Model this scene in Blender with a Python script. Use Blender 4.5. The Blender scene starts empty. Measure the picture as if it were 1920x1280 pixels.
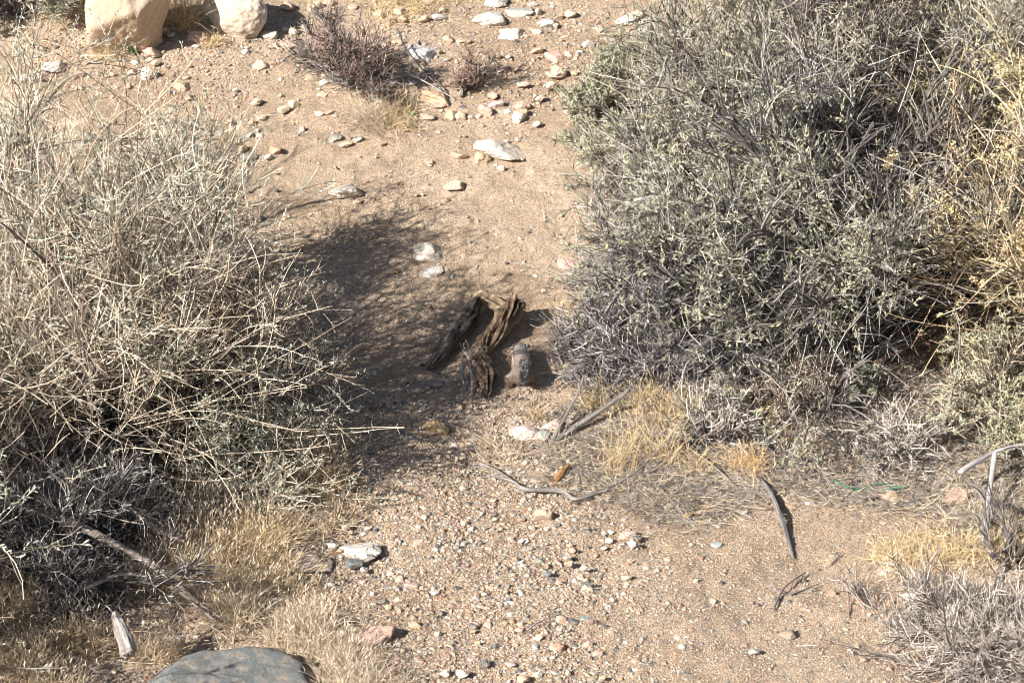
import bpy, math, zlib, numpy as np
S = bpy.context.scene
rad = math.radians
# ---------------------------------------------------------------- camera
PITCH, FOC = 22.0, 85.0
CAM = np.array([0.0, -8.42, 3.4])
cd = bpy.data.cameras.new('camera'); cd.lens = FOC; cd.sensor_width = 36; cd.clip_start = 0.1; cd.clip_end = 2000
cam = bpy.data.objects.new('camera', cd); S.collection.objects.link(cam)
cam.location = CAM; cam.rotation_euler = (rad(90 - PITCH), 0, 0); S.camera = cam
# ---------------------------------------------------------------- sky, sun, exposure
AZ, EL = 41.0, 32.0            # the light travels towards azimuth AZ (from +x to +y)
w = bpy.data.worlds.new('World'); S.world = w; w.use_nodes = True
nt = w.node_tree; nt.nodes.clear()
sky = nt.nodes.new('ShaderNodeTexSky'); sky.sky_type = 'NISHITA'; sky.sun_disc = False
sky.sun_elevation = rad(EL); sky.sun_rotation = rad(229)
bg = nt.nodes.new('ShaderNodeBackground'); bg.inputs[1].default_value = 0.05
wo = nt.nodes.new('ShaderNodeOutputWorld')
nt.links.new(sky.outputs[0], bg.inputs[0]); nt.links.new(bg.outputs[0], wo.inputs[0])
sl = bpy.data.lights.new('sun', 'SUN'); sl.energy = 5.0; sl.angle = rad(0.55); sl.color = (1, .96, .905)
sun = bpy.data.objects.new('sun', sl); S.collection.objects.link(sun)
from mathutils import Vector
tdir = Vector((math.cos(rad(AZ)) * math.cos(rad(EL)), math.sin(rad(AZ)) * math.cos(rad(EL)), -math.sin(rad(EL))))
sun.rotation_euler = tdir.to_track_quat('-Z', 'Y').to_euler(); sun.location = (-6, -6, 6)
S.view_settings.view_transform = 'Standard'; S.view_settings.look = 'None'
S.view_settings.exposure = 0.9; S.view_settings.gamma = 1
S.cycles.max_bounces = 5; S.cycles.diffuse_bounces = 2; S.cycles.filter_width = 1.0
C = S.collection
# ---------------------------------------------------------------- helpers
R = np.random.default_rng(11)
def _h(i, j, k, s):
    n = (i * 374761393 + j * 668265263 + k * 2147483647 + s * 1274126177) & 0xffffffff
    n = ((n ^ (n >> 13)) * 1274126177) & 0xffffffff
    n = ((n ^ (n >> 16)) * 2246822519) & 0xffffffff
    return ((n ^ (n >> 15)) & 0xffffff) / 16777215.0
def noise(p, sc=1.0, seed=0):
    """smooth value noise, -1..1"""
    p = np.asarray(p, float) * sc
    i = np.floor(p).astype(np.int64); f = p - i; f = f * f * (3 - 2 * f)
    r = 0
    for a in (0, 1):
        wx = f[..., 0] if a else 1 - f[..., 0]
        for b in (0, 1):
            wy = f[..., 1] if b else 1 - f[..., 1]
            for c in (0, 1):
                wz = f[..., 2] if c else 1 - f[..., 2]
                r = r + wx * wy * wz * _h(i[..., 0] + a, i[..., 1] + b, i[..., 2] + c, seed)
    return r * 2 - 1
def fbm(p, sc, octv=4, seed=0, gain=.5):
    r = 0; a = 1
    for o in range(octv):
        r = r + a * noise(p, sc * 2 ** o, seed + o * 17); a *= gain
    return r
def norm(v): return v / (np.linalg.norm(v, axis=-1, keepdims=True) + 1e-12)
def sp(t): return np.logaddexp(0, t)
def ground(x, y, fine=True):
    x = np.asarray(x, float); y = np.asarray(y, float)
    ye = 40 * np.tanh(y / 40); xe = 30 * np.tanh(x / 30)
    z = .035 * ye + .28 * sp((ye + .25) * 3) / 3 - .108 + .34 * sp(-(y + 4.6) * 2) / 2 * (40 / (40 + np.abs(y)))
    p = np.stack([x, y, x * 0], -1)
    z = z + .05 * noise(p, .55, 3) + .028 * noise(p, 1.4, 4) - .02 * xe
    if fine:
        z = z + (.014 * noise(p, 4, 5) - .010 * np.clip(noise(p, 6.5, 15), .2, 1)) + .006 * noise(p, 9, 6) + .0045 * noise(p, 21, 7) + .003 * noise(p, 47, 8)
    return z
def P(px, py, lift=0.0):
    """ground point seen at photograph pixel (1920 x 1280)"""
    px = np.atleast_1d(np.asarray(px, float)); py = np.atleast_1d(np.asarray(py, float))
    c, s = math.cos(rad(PITCH)), math.sin(rad(PITCH)); k = 36 / FOC / 1920
    a = (px - 960) * k; b = -(py - 640) * k
    d = np.stack([a, c + b * s, -s + b * c], -1)
    lo = np.full(px.shape, 4.8); hi = np.full(px.shape, 24.0)
    for _ in range(17):
        m = (lo + hi) / 2; q = CAM + d * m[:, None]
        under = q[:, 2] < ground(q[:, 0], q[:, 1], _ > 8); hi = np.where(under, m, hi); lo = np.where(under, lo, m)
    q = CAM + d * ((lo + hi) / 2)[:, None]; q[:, 2] = ground(q[:, 0], q[:, 1]) + lift
    return q if len(q) > 1 else q[0]
def pix(p):
    v = np.asarray(p) - CAM; c, s = math.cos(rad(PITCH)), math.sin(rad(PITCH))
    dep = v[..., 1] * c - v[..., 2] * s; up = v[..., 1] * s + v[..., 2] * c; k = 36 / FOC / 1920
    return 960 + v[..., 0] / dep / k, 640 - up / dep / k
def mpp(p):  # metres per photograph pixel at p
    v = np.asarray(p) - CAM; return (v[1] * math.cos(rad(PITCH)) - v[2] * math.sin(rad(PITCH))) * 36 / FOC / 1920
class Geo:
    def __init__(s): s.v = []; s.q = []; s.t = []; s.c = []; s.n = 0
    def add(s, v, q=None, t=None, c=None):
        v = v.reshape(-1, 3); m = len(v)
        if q is not None: s.q.append(np.asarray(q).reshape(-1, 4) + s.n)
        if t is not None: s.t.append(np.asarray(t).reshape(-1, 3) + s.n)
        s.v.append(v); s.n += m
        c = np.broadcast_to(np.asarray(c if c is not None else (.5, .5, .5)), (m, 3)) if c is None or np.ndim(c) == 1 else c.reshape(-1, 3)
        s.c.append(c)
    def build(s, name, mat, parent=None, origin=(0, 0, 0), smooth=False):
        if not s.v: return None
        v = np.concatenate(s.v) - np.asarray(origin); c = np.concatenate(s.c)
        q = np.concatenate(s.q) if s.q else np.zeros((0, 4), int); t = np.concatenate(s.t) if s.t else np.zeros((0, 3), int)
        me = bpy.data.meshes.new(name)
        me.vertices.add(len(v)); me.vertices.foreach_set('co', v.astype(np.float32).ravel())
        nl = q.size + t.size; me.loops.add(nl)
        me.loops.foreach_set('vertex_index', np.concatenate([q.ravel(), t.ravel()]).astype(np.int32))
        me.polygons.add(len(q) + len(t))
        st = np.concatenate([np.arange(len(q)) * 4, q.size + np.arange(len(t)) * 3]).astype(np.int32)
        me.polygons.foreach_set('loop_start', st)
        me.polygons.foreach_set('use_smooth', np.full(len(q) + len(t), smooth))
        me.update(calc_edges=True)
        at = me.color_attributes.new('col', 'FLOAT_COLOR', 'POINT')
        at.data.foreach_set('color', np.concatenate([c, np.ones((len(c), 1))], 1).astype(np.float32).ravel())
        me.materials.append(mat)
        o = bpy.data.objects.new(name, me); C.objects.link(o); o.location = tuple(origin) if parent is None else (0, 0, 0)
        if parent is not None: o.parent = parent
        return o
def tag(o, label=None, cat=None, group=None, kind=None):
    if label: o['label'] = label
    if cat: o['category'] = cat
    if group: o['group'] = group
    if kind: o['kind'] = kind
    return o
def empty(name, loc, label, cat, group=None):
    o = bpy.data.objects.new(name, None); C.objects.link(o); o.location = tuple(loc); o.empty_display_size = .05
    return tag(o, label, cat, group)
# ---------------------------------------------------------------- materials
def mat_new(name):
    m = bpy.data.materials.new(name); m.use_nodes = True; n = m.node_tree; n.nodes.clear()
    out = n.nodes.new('ShaderNodeOutputMaterial'); b = n.nodes.new('ShaderNodeBsdfPrincipled')
    b.inputs['Roughness'].default_value = .9; b.inputs['Specular IOR Level'].default_value = .2
    n.links.new(b.outputs[0], out.inputs[0]); return m, n, b, out
def mixc(n, a, b, f, mode='MIX'):
    m = n.nodes.new('ShaderNodeMix'); m.data_type = 'RGBA'; m.blend_type = mode
    for k, v in ((0, f), (6, a), (7, b)):
        if hasattr(v, 'is_linked'): n.links.new(v, m.inputs[k])
        else: m.inputs[k].default_value = v if k == 0 else (*v, 1)
    return m.outputs[2]
def tex(n, kind, scale, co, detail=4, rough=.6):
    t = n.nodes.new(kind); t.inputs['Scale'].default_value = scale
    if 'Detail' in t.inputs: t.inputs['Detail'].default_value = detail
    if kind == 'ShaderNodeTexNoise': t.inputs['Roughness'].default_value = rough
    n.links.new(co, t.inputs['Vector']); return t
def ramp(n, src, stops):
    r = n.nodes.new('ShaderNodeValToRGB'); e = r.color_ramp.elements
    while len(e) < len(stops): e.new(.5)
    for i, (p, c) in enumerate(stops): e[i].position = p; e[i].color = (*c, 1) if len(np.shape(c)) else (c, c, c, 1)
    n.links.new(src, r.inputs[0]); return r.outputs[0]
def attr_mat(name, transl=0, rough=.85, nsc=60, namp=.35, bump=0):
    m, n, b, out = mat_new(name)
    a = n.nodes.new('ShaderNodeAttribute'); a.attribute_name = 'col'
    tc = n.nodes.new('ShaderNodeTexCoord')
    t = tex(n, 'ShaderNodeTexNoise', nsc, tc.outputs['Object'])
    v = ramp(n, t.outputs[0], [(.3, 1 - namp), (.7, 1 + namp * .6)])
    col = mixc(n, a.outputs[0], v, 1.0, 'MULTIPLY'); n.links.new(col, b.inputs['Base Color'])
    b.inputs['Roughness'].default_value = rough
    if bump:
        bp = n.nodes.new('ShaderNodeBump'); bp.inputs['Strength'].default_value = .8; bp.inputs['Distance'].default_value = bump
        n.links.new(t.outputs[0], bp.inputs['Height']); n.links.new(bp.outputs[0], b.inputs['Normal'])
    if transl:
        tr = n.nodes.new('ShaderNodeBsdfTranslucent'); n.links.new(col, tr.inputs[0])
        mx = n.nodes.new('ShaderNodeMixShader'); mx.inputs[0].default_value = transl
        n.links.new(b.outputs[0], mx.inputs[1]); n.links.new(tr.outputs[0], mx.inputs[2]); n.links.new(mx.outputs[0], out.inputs[0])
    return m
M_wood = attr_mat('dry_twig', 0, .8, 90, .3)
M_leaf = attr_mat('sage_leaf', .14, .7, 40, .2)
M_grass = attr_mat('dry_grass_blade', .2, .7, 40, .25)
M_log = attr_mat('weathered_wood', 0, .75, 130, .3, .002)
M_fur = attr_mat('fur', .1, .8, 300, .35)
M_peb = attr_mat('gravel_stone', 0, .85, 160, .3)
M_chip = attr_mat('bark_chip', 0, .6, 160, .3)
def mat_sand():
    m, n, b, out = mat_new('sandy_ground')
    g = n.nodes.new('ShaderNodeNewGeometry'); co = g.outputs['Position']
    t1 = tex(n, 'ShaderNodeTexNoise', 1.3, co, 5); t2 = tex(n, 'ShaderNodeTexNoise', 14, co, 6, .7); t3 = tex(n, 'ShaderNodeTexNoise', 110, co, 5, .75)
    v = tex(n, 'ShaderNodeTexVoronoi', 210, co); v2 = tex(n, 'ShaderNodeTexVoronoi', 85, co)
    base = ramp(n, t1.outputs[0], [(.38, (.33, .247, .171)), (.62, (.455, .36, .272))])
    c2 = ramp(n, t2.outputs[0], [(.3, (.72, .7, .68)), (.5, (1, 1, 1)), (.72, (1.22, 1.2, 1.2))])
    c = mixc(n, base, c2, .8, 'MULTIPLY')
    c3 = ramp(n, t3.outputs[0], [(.32, (.6, .58, .56)), (.5, (1, 1, 1)), (.68, (1.35, 1.32, 1.28))])
    c = mixc(n, c, c3, .85, 'MULTIPLY')
    sep = n.nodes.new('ShaderNodeSeparateColor'); n.links.new(v.outputs['Color'], sep.inputs[0])
    gr = ramp(n, sep.outputs[0], [(0, (.38, .36, .35)), (.14, (.9, .88, .85)), (.8, (1.0, 1, 1)), (.95, (1.5, 1.46, 1.42))])
    c = mixc(n, c, gr, .75, 'MULTIPLY')
    sep2 = n.nodes.new('ShaderNodeSeparateColor'); n.links.new(v2.outputs['Color'], sep2.inputs[0])
    g2 = ramp(n, sep2.outputs[1], [(0, (.5, .5, .52)), (.1, (.95, .95, .95)), (.88, (1, 1, 1)), (.98, (1.3, 1.26, 1.2))])
    c = mixc(n, c, g2, .7, 'MULTIPLY')
    n.links.new(c, b.inputs['Base Color']); b.inputs['Roughness'].default_value = .95
    ad = n.nodes.new('ShaderNodeMath'); ad.operation = 'MULTIPLY_ADD'; ad.inputs[1].default_value = -.9
    n.links.new(v.outputs['Distance'], ad.inputs[0]); n.links.new(t3.outputs[0], ad.inputs[2])
    ad2 = n.nodes.new('ShaderNodeMath'); ad2.operation = 'MULTIPLY_ADD'; ad2.inputs[1].default_value = 2.2
    n.links.new(t2.outputs[0], ad2.inputs[0]); n.links.new(ad.outputs[0], ad2.inputs[2])
    bp = n.nodes.new('ShaderNodeBump'); bp.inputs['Strength'].default_value = .9; bp.inputs['Distance'].default_value = .006
    n.links.new(ad2.outputs[0], bp.inputs['Height']); n.links.new(bp.outputs[0], b.inputs['Normal']); return m
M_sand = mat_sand()
def mat_rock():
    m, n, b, out = mat_new('granite_rock')
    oi = n.nodes.new('ShaderNodeObjectInfo'); tc = n.nodes.new('ShaderNodeTexCoord'); co = tc.outputs['Object']
    t1 = tex(n, 'ShaderNodeTexNoise', 9, co, 6, .65); t2 = tex(n, 'ShaderNodeTexNoise', 60, co, 6, .75); v = tex(n, 'ShaderNodeTexVoronoi', 260, co)
    c = mixc(n, oi.outputs['Color'], ramp(n, t1.outputs[0], [(.3, (.82, .78, .72)), (.5, (1, 1, 1)), (.7, (1.16, 1.16, 1.18))]), .9, 'MULTIPLY')
    c = mixc(n, c, ramp(n, t2.outputs[0], [(.32, (.78, .76, .74)), (.5, (1, 1, 1)), (.7, (1.12, 1.12, 1.12))]), .8, 'MULTIPLY')
    sep = n.nodes.new('ShaderNodeSeparateColor'); n.links.new(v.outputs['Color'], sep.inputs[0])
    c = mixc(n, c, ramp(n, sep.outputs[0], [(0, (.45, .45, .45)), (.12, (1, 1, 1)), (.9, (1, 1, 1)), (1, (1.25, 1.25, 1.25))]), .6, 'MULTIPLY')
    t4 = tex(n, 'ShaderNodeTexNoise', 22, co, 5, .7); c = mixc(n, c, (.46, .355, .255), ramp(n, t4.outputs[0], [(.45, .0), (.66, .5)]))
    n.links.new(c, b.inputs['Base Color'])
    ad = n.nodes.new('ShaderNodeMath'); ad.operation = 'MULTIPLY_ADD'; ad.inputs[1].default_value = .5
    n.links.new(t2.outputs[0], ad.inputs[0]); n.links.new(t1.outputs[0], ad.inputs[2])
    bp = n.nodes.new('ShaderNodeBump'); bp.inputs['Strength'].default_value = .9; bp.inputs['Distance'].default_value = .008
    n.links.new(ad.outputs[0], bp.inputs['Height']); n.links.new(bp.outputs[0], b.inputs['Normal']); return m
M_rock = mat_rock()
def plain(name, c, rough=.5):
    m, n, b, out = mat_new(name); tc = n.nodes.new('ShaderNodeTexCoord'); t = tex(n, 'ShaderNodeTexNoise', 80, tc.outputs['Object'])
    n.links.new(mixc(n, c, ramp(n, t.outputs[0], [(.3, .75), (.7, 1.15)]), 1.0, 'MULTIPLY'), b.inputs['Base Color']); b.inputs['Roughness'].default_value = rough; return m
# ---------------------------------------------------------------- ground, one sheet to the horizon
def axis(a, b, step, far):
    c = np.arange(a, b + 1e-9, step); g = []; d = step; x = b
    while x < far: d *= 1.16; x += d; g.append(x)
    l = []; d = step; x = a
    while x > -far: d *= 1.16; x -= d; l.append(x)
    return np.concatenate([l[::-1], c, g])
gx = axis(-2.7, 2.7, .0115, 400); gy = axis(-3.3, 3.3, .0125, 400)
X, Y = np.meshgrid(gx, gy); Z = ground(X, Y); pts = np.stack([X, Y, Z], -1)
nx, ny = len(gx), len(gy); ii = np.arange(nx * ny).reshape(ny, nx)
g = Geo(); g.add(pts, q=np.stack([ii[:-1, :-1], ii[:-1, 1:], ii[1:, 1:], ii[1:, :-1]], -1)); tag(g.build('ground', M_sand, smooth=True), 'pale tan sandy gravelly ground sloping up behind', kind='structure')
# ---------------------------------------------------------------- strands
def tubes(pl, r0, r1, sides=3):
    """pl (N,m,3); r0, r1 scalars or (N,)"""
    N, m, _ = pl.shape
    T = np.empty_like(pl); T[:, 1:-1] = pl[:, 2:] - pl[:, :-2]; T[:, 0] = pl[:, 1] - pl[:, 0]; T[:, -1] = pl[:, -1] - pl[:, -2]; T = norm(T)
    ref = norm(R.normal(size=(N, 1, 3))); A = norm(np.cross(T, ref)); B = np.cross(T, A)
    t = np.linspace(0, 1, m); r0 = np.broadcast_to(np.asarray(r0, float).reshape(-1, 1), (N, 1)); r1 = np.broadcast_to(np.asarray(r1, float).reshape(-1, 1), (N, 1))
    r = (r0 * (1 - t) + r1 * t)[..., None, None]
    a = np.arange(sides) * 2 * np.pi / sides
    V = pl[:, :, None] + r * (A[:, :, None] * np.cos(a)[:, None] + B[:, :, None] * np.sin(a)[:, None])
    base = (np.arange(N)[:, None, None] * m + np.arange(m - 1)[None, :, None]) * sides
    k = np.arange(sides)[None, None]; k2 = (k + 1) % sides
    Q = np.stack([base + k, base + k2, base + sides + k2, base + sides + k], -1)
    return V, Q
def add_tubes(g, pl, r0, r1, col, sides=3, var=.18, age=0):
    if len(pl) == 0: return
    V, Q = tubes(pl, r0, r1, sides); N = len(pl)
    c = np.asarray(col, float); c = np.broadcast_to(c, (N, 3)) * (1 + var * R.normal(size=(N, 1)))
    if age: c = c * np.where(R.random((N, 1)) < age, R.uniform(.08, .32, (N, 1)), 1.28)
    c = np.clip(c, .01, .95); g.add(V, q=Q, c=np.repeat(c, V.shape[1] * V.shape[2], 0))
def grow(p0, d, L, n, wander=.15, curve=.5, up=0., clip=True):
    N = len(p0); L = np.broadcast_to(np.asarray(L, float), (N,)); pl = np.empty((N, n + 1, 3)); pl[:, 0] = p0
    cv = R.normal(size=(N, 3)) * curve / n; d = norm(d)
    for i in range(n):
        d = norm(d + cv + R.normal(size=(N, 3)) * wander + np.array([0, 0, up / n]))
        pl[:, i + 1] = pl[:, i] + d * (L / n)[:, None]
    if clip:
        pl[..., 2] = np.maximum(pl[..., 2], ground(pl[..., 0], pl[..., 1], False) + .004)
    return pl
def sample(pl, k, t0=.2, t1=1.):
    """k random points with tangents on the polylines"""
    N, m, _ = pl.shape; i = R.integers(0, N, k); t = R.uniform(t0, t1, k) * (m - 1) * .9999; j = t.astype(int); f = (t - j)[:, None]
    a = pl[i, j]; b = pl[i, j + 1]; return a + (b - a) * f, norm(b - a), i
def leaves(g, p, d, L, W, col, var=.12):
    N = len(p)
    if N == 0: return
    L = np.broadcast_to(L, (N,))[:, None]; W = np.broadcast_to(W, (N,))[:, None]
    s = norm(np.cross(d, R.normal(size=(N, 3)))); nn = np.cross(s, d); b = R.uniform(-.2, .35, (N, 1))
    V = np.stack([p, p + d * L * .55 + s * W * .5 + nn * L * .1, p + d * L + nn * L * b, p + d * L * .55 - s * W * .5 + nn * L * .1], 1)
    c = np.clip(np.broadcast_to(np.asarray(col, float), (N, 3)) * (1 + var * R.normal(size=(N, 1))) + R.normal(size=(N, 3)) * .008, .01, .9)
    g.add(V, q=np.arange(N * 4).reshape(N, 4), c=np.repeat(c, 4, 0))
STRAW = np.array([.66, .54, .41]); GREY = np.array([.33, .305, .285]); SAGE = np.array([.44, .43, .325]); DARK = np.array([.13, .11, .10])
SEED = np.array([.78, .60, .34]); REDB = np.array([.27, .18, .145]); GOLD = np.array([.80, .61, .36]); BLUESAGE = np.array([.48, .50, .41])
def voids(p, fr, amt, seed):
    """random gaps: keep mask, with noise voids about 1/fr metres across"""
    return fbm(p, fr, 2, seed) + R.normal(size=len(p)) * .1 > amt
def clear(p, holes):
    k = np.ones(len(p), bool)
    for c_, r_ in holes: k &= np.linalg.norm((p - c_) * [1, .6, 1], axis=1) > r_ * (1 + .35 * noise(p, 9, 2)) * R.uniform(.75, 1.1, len(p))
    return k
def spot(px, py, y, r):  # sphere on the camera ray at world depth y
    c, s_ = math.cos(rad(PITCH)), math.sin(rad(PITCH)); k = 36 / FOC / 1920; b = -(py - 640) * k
    d = np.array([(px - 960) * k, c + b * s_, -s_ + b * c]); return (CAM + d * (y - CAM[1]) / d[1], r)
def shrub(base, r, h, label, name='saltbush', group=None, n0=26, n1=420, n2=3200, n3=9000, nt=2400, twig=GREY, fine=STRAW, stem=DARK,
          leaf=SAGE, seeds=0, thick=.012, lean=(0, 0), leafL=.024, leafW=.0062, clump=.0, low=.15, cat='shrub', droop=-.15, l2=.22, l3=.1, gap=-.22, canes=0, spots=(), wig=1., per=11, shell=.55, fr=.0018, rnd=.5, age=.64, holes=(), caner=.0021):
    global R
    R = np.random.default_rng(zlib.crc32(label.encode())); base = np.asarray(base, float); sd = int(abs(base[0]) * 1000) % 700
    root = empty(name, base, label, cat, group)
    a = R.uniform(0, 2 * np.pi, n0); el = np.arcsin(R.uniform(low, 1, n0))
    d = np.stack([np.cos(a) * np.cos(el), np.sin(a) * np.cos(el), np.sin(el)], -1)
    Lm = 1 / np.sqrt((np.cos(el) / r) ** 2 + (np.sin(el) / h) ** 2) * R.uniform(.7, 1.02, n0)
    d = norm(d + np.array([lean[0], lean[1], 0]))
    p0 = base + np.stack([R.normal(size=n0) * .05 * r, R.normal(size=n0) * .05 * r, np.full(n0, -.01)], -1)
    s0 = grow(p0, d + [0, 0, .25], Lm, 11, .12, .5, droop)
    k = R.uniform(.6, 1.2, n0)
    gs = Geo(); add_tubes(gs, s0, thick * k, thick * .22 * k, stem, 5)
    p, t, i = sample(s0, n1, .12, 1); out = norm(p - base - [0, 0, .1 * h]); n1 = len(p)
    s1 = grow(p, t * .8 + out * .4 + R.normal(size=p.shape) * .45 + [0, 0, .2], R.uniform(.6, 1.2, n1) * .34 * (r + h) / 2, 7, .10 * wig, .6 * wig, .0)
    f = R.uniform(0, 1, (n1, 1)); add_tubes(gs, s1, thick * .32, thick * .09, stem * (1 - f) * .7 + twig * (f * .55 + .1), 4, .3)
    gs.build('branches', M_wood, root, base)
    gt = Geo()
    p, t, i = sample(s1, int(n2 * 1.5), .15, 1); m = voids(p, 4.5, gap, sd) & clear(p, holes); p, t = p[m][:n2], t[m][:n2]; n2 = len(p); out = norm(p - base)
    s2 = grow(p, t * .7 + out * .35 + R.normal(size=p.shape) * rnd + [0, 0, .15], R.uniform(.5, 1.3, n2) * l2 * (r + h) / 2, 5, .11 * wig, .6 * wig, .1)
    f = np.clip(.5 + fbm(p, 5, 2, 91)[:, None] * 1.1, 0, 1)
    add_tubes(gt, s2, fr, fr * .55, twig * (1 - f) + fine * f, 3, .25, age)
    p, t, i = sample(s2, int(n3 * 1.6), .1, 1); m = voids(p, 9, gap * .6, sd + 3) & clear(p, holes); p, t = p[m][:n3], t[m][:n3]; n3 = len(p)
    s3 = grow(p, t * .6 + R.normal(size=p.shape) * (rnd + .1) + [0, 0, .12], R.uniform(.5, 1.4, n3) * l3 * (r + h) / 2, 3, .11 * wig, .6 * wig, .1)
    f = np.clip(.5 + fbm(p, 5, 2, 91)[:, None] * 1.1, 0, 1)
    add_tubes(gt, s3, fr * .62, fr * .36, twig * (1 - f) + fine * f, 3, .25, age * .8)
    gt.build('twigs', M_wood, root, base)
    if canes:
        gc = Geo(); a = R.uniform(0, 2 * np.pi, canes); e = np.arcsin(R.uniform(max(low, .2), 1, canes))
        d = np.stack([np.cos(a) * np.cos(e), np.sin(a) * np.cos(e), np.sin(e)], -1); Lm = 1 / np.sqrt((np.cos(e) / r) ** 2 + (np.sin(e) / h) ** 2)
        p0 = base + d * (Lm * R.uniform(.3, .8, canes))[:, None] * 1.0; sc = grow(p0, d + R.normal(size=d.shape) * .55, R.uniform(.2, .6, canes) * (r + h) / 2, 7, .05, .5, -.1)
        add_tubes(gc, sc, caner, caner * .4, fine, 4, .16, .25)
        p, t, i = sample(sc, canes * 8, .1, 1); add_tubes(gc, grow(p, t * .5 + R.normal(size=p.shape) * .6, R.uniform(.015, .07, len(p)), 2, .1, .3, 0), .0014, .0007, fine, 3, .15)
        gc.build('canes', M_wood, root, base)
    if nt:
        gl = Geo(); tip = s3[:, -1]; q = (tip - base) / [r, r, h]; q[:, 2] = np.maximum(q[:, 2], 0); rr = np.linalg.norm(q, axis=1)
        v = fbm(tip, 3.2, 2, 31 + sd)
        for c_, r_ in spots: v = v + 1.1 * np.exp(-(np.linalg.norm(tip - c_, axis=1) / r_) ** 2)
        v = v + (rr - .8) * .5 - clump + R.normal(size=len(tip)) * .1
        ok = np.where((rr > shell) & (v > 0))[0]; R.shuffle(ok); ok = ok[:nt]
        st = s3[ok]; m = per; K = len(ok); tt = R.uniform(0, 3, (K, m)) * .9999; j = tt.astype(int); fz = (tt - j)[..., None]; ar = np.arange(K)[:, None]
        p = (st[ar, j] * (1 - fz) + st[ar, j + 1] * fz).reshape(-1, 3); t = norm(st[ar, j + 1] - st[ar, j]).reshape(-1, 3)
        p = p + t * .006
        dd = norm(t * .75 + R.normal(size=p.shape) * .42 + [0, 0, .22])
        hue = np.repeat(R.uniform(0, 1, (K, 1)), m, 0)
        leaves(gl, p, dd, leafL * R.uniform(.6, 1.25, len(p)), leafW * R.uniform(.7, 1.2, len(p)), leaf * (.88 + .22 * hue) + np.array([.05, .03, -.02]) * (hue > .8))
        gl.build('foliage', M_leaf, root, base)
    if seeds:
        sg = Geo(); pp, t, i = sample(s2, seeds * 30, .6, 1); q_ = (pp - base) / [r, r, h]; kk_ = (np.linalg.norm(q_, axis=1) > .72) & (pp[:, 1] < base[1] + .1) & (pp[:, 0] < base[0]); pp, t = pp[kk_], t[kk_]
        mk = (pp[:, 2] - base[2]) > .3 * h; pp = pp[mk][:seeds]; t = t[mk][:seeds]; kk = 60
        q = (pp[:, None] + t[:, None] * R.uniform(-.04, .04, (len(pp), kk, 1)) + R.normal(size=(len(pp), kk, 3)) * .011).reshape(-1, 3)
        leaves(sg, q, norm(R.normal(size=q.shape)), .010, .009, SEED, .15)
        sg.build('seed_cluster', M_leaf, root, base)
    return root
def blades(g, p0, d, L, r, col, n=4, curve=.8, up=-.5, var=.15, seed=.25, clip=True):
    pl = grow(p0, d, L, n, .05, curve, up, clip); N = len(p0)
    add_tubes(g, pl, r, r * .35, col, 3, var)
    k = int(N * seed)
    if k:
        pp = np.repeat(pl[:k, -1], 5, 0); tt = np.repeat(norm(pl[:k, -1] - pl[:k, -2]), 5, 0)
        leaves(g, pp - tt * R.uniform(0, .03, (len(pp), 1)), norm(tt + R.normal(size=tt.shape) * .3), .014, .0025, np.asarray(col) * 1.12)
def tuft(px, py, label, n=160, L=.13, spread=.45, rad_=.03, col=GOLD, group='dry grass tufts', r=.0011, lean=(0, 0), seed=.3):
    n = max(12, int(n * .65)); b = P(px, py); g = Geo(); p0 = b + np.concatenate([R.normal(size=(n, 2)) * rad_, np.zeros((n, 1))], 1); p0[:, 2] = ground(p0[:, 0], p0[:, 1]) - .003
    d = R.normal(size=(n, 3)) * spread + [lean[0], lean[1], 1]; d[:, 2] = np.abs(d[:, 2])
    blades(g, p0, d, L * R.uniform(.5, 1.15, n), r, col, seed=seed)
    return tag(g.build('dry_grass_tuft', M_grass, None, b), label, 'grass tuft', group)
# ---------------------------------------------------------------- rocks
def ico(sub):
    t = (1 + 5 ** .5) / 2
    v = [(-1, t, 0), (1, t, 0), (-1, -t, 0), (1, -t, 0), (0, -1, t), (0, 1, t), (0, -1, -t), (0, 1, -t), (t, 0, -1), (t, 0, 1), (-t, 0, -1), (-t, 0, 1)]
    f = [(0, 11, 5), (0, 5, 1), (0, 1, 7), (0, 7, 10), (0, 10, 11), (1, 5, 9), (5, 11, 4), (11, 10, 2), (10, 7, 6), (7, 1, 8), (3, 9, 4), (3, 4, 2), (3, 2, 6), (3, 6, 8), (3, 8, 9), (4, 9, 5), (2, 4, 11), (6, 2, 10), (8, 6, 7), (9, 8, 1)]
    v = [np.array(a, float) / np.linalg.norm(a) for a in v]
    for _ in range(sub):
        cache = {}; nf = []
        def mid(a, b):
            k = (min(a, b), max(a, b))
            if k not in cache: m = v[a] + v[b]; v.append(m / np.linalg.norm(m)); cache[k] = len(v) - 1
            return cache[k]
        for a, b, c in f:
            x, y, z = mid(a, b), mid(b, c), mid(c, a); nf += [(a, x, z), (b, y, x), (c, z, y), (x, y, z)]
        f = nf
    return np.array(v), np.array(f)
ICO = {k: ico(k) for k in range(6)}
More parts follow.
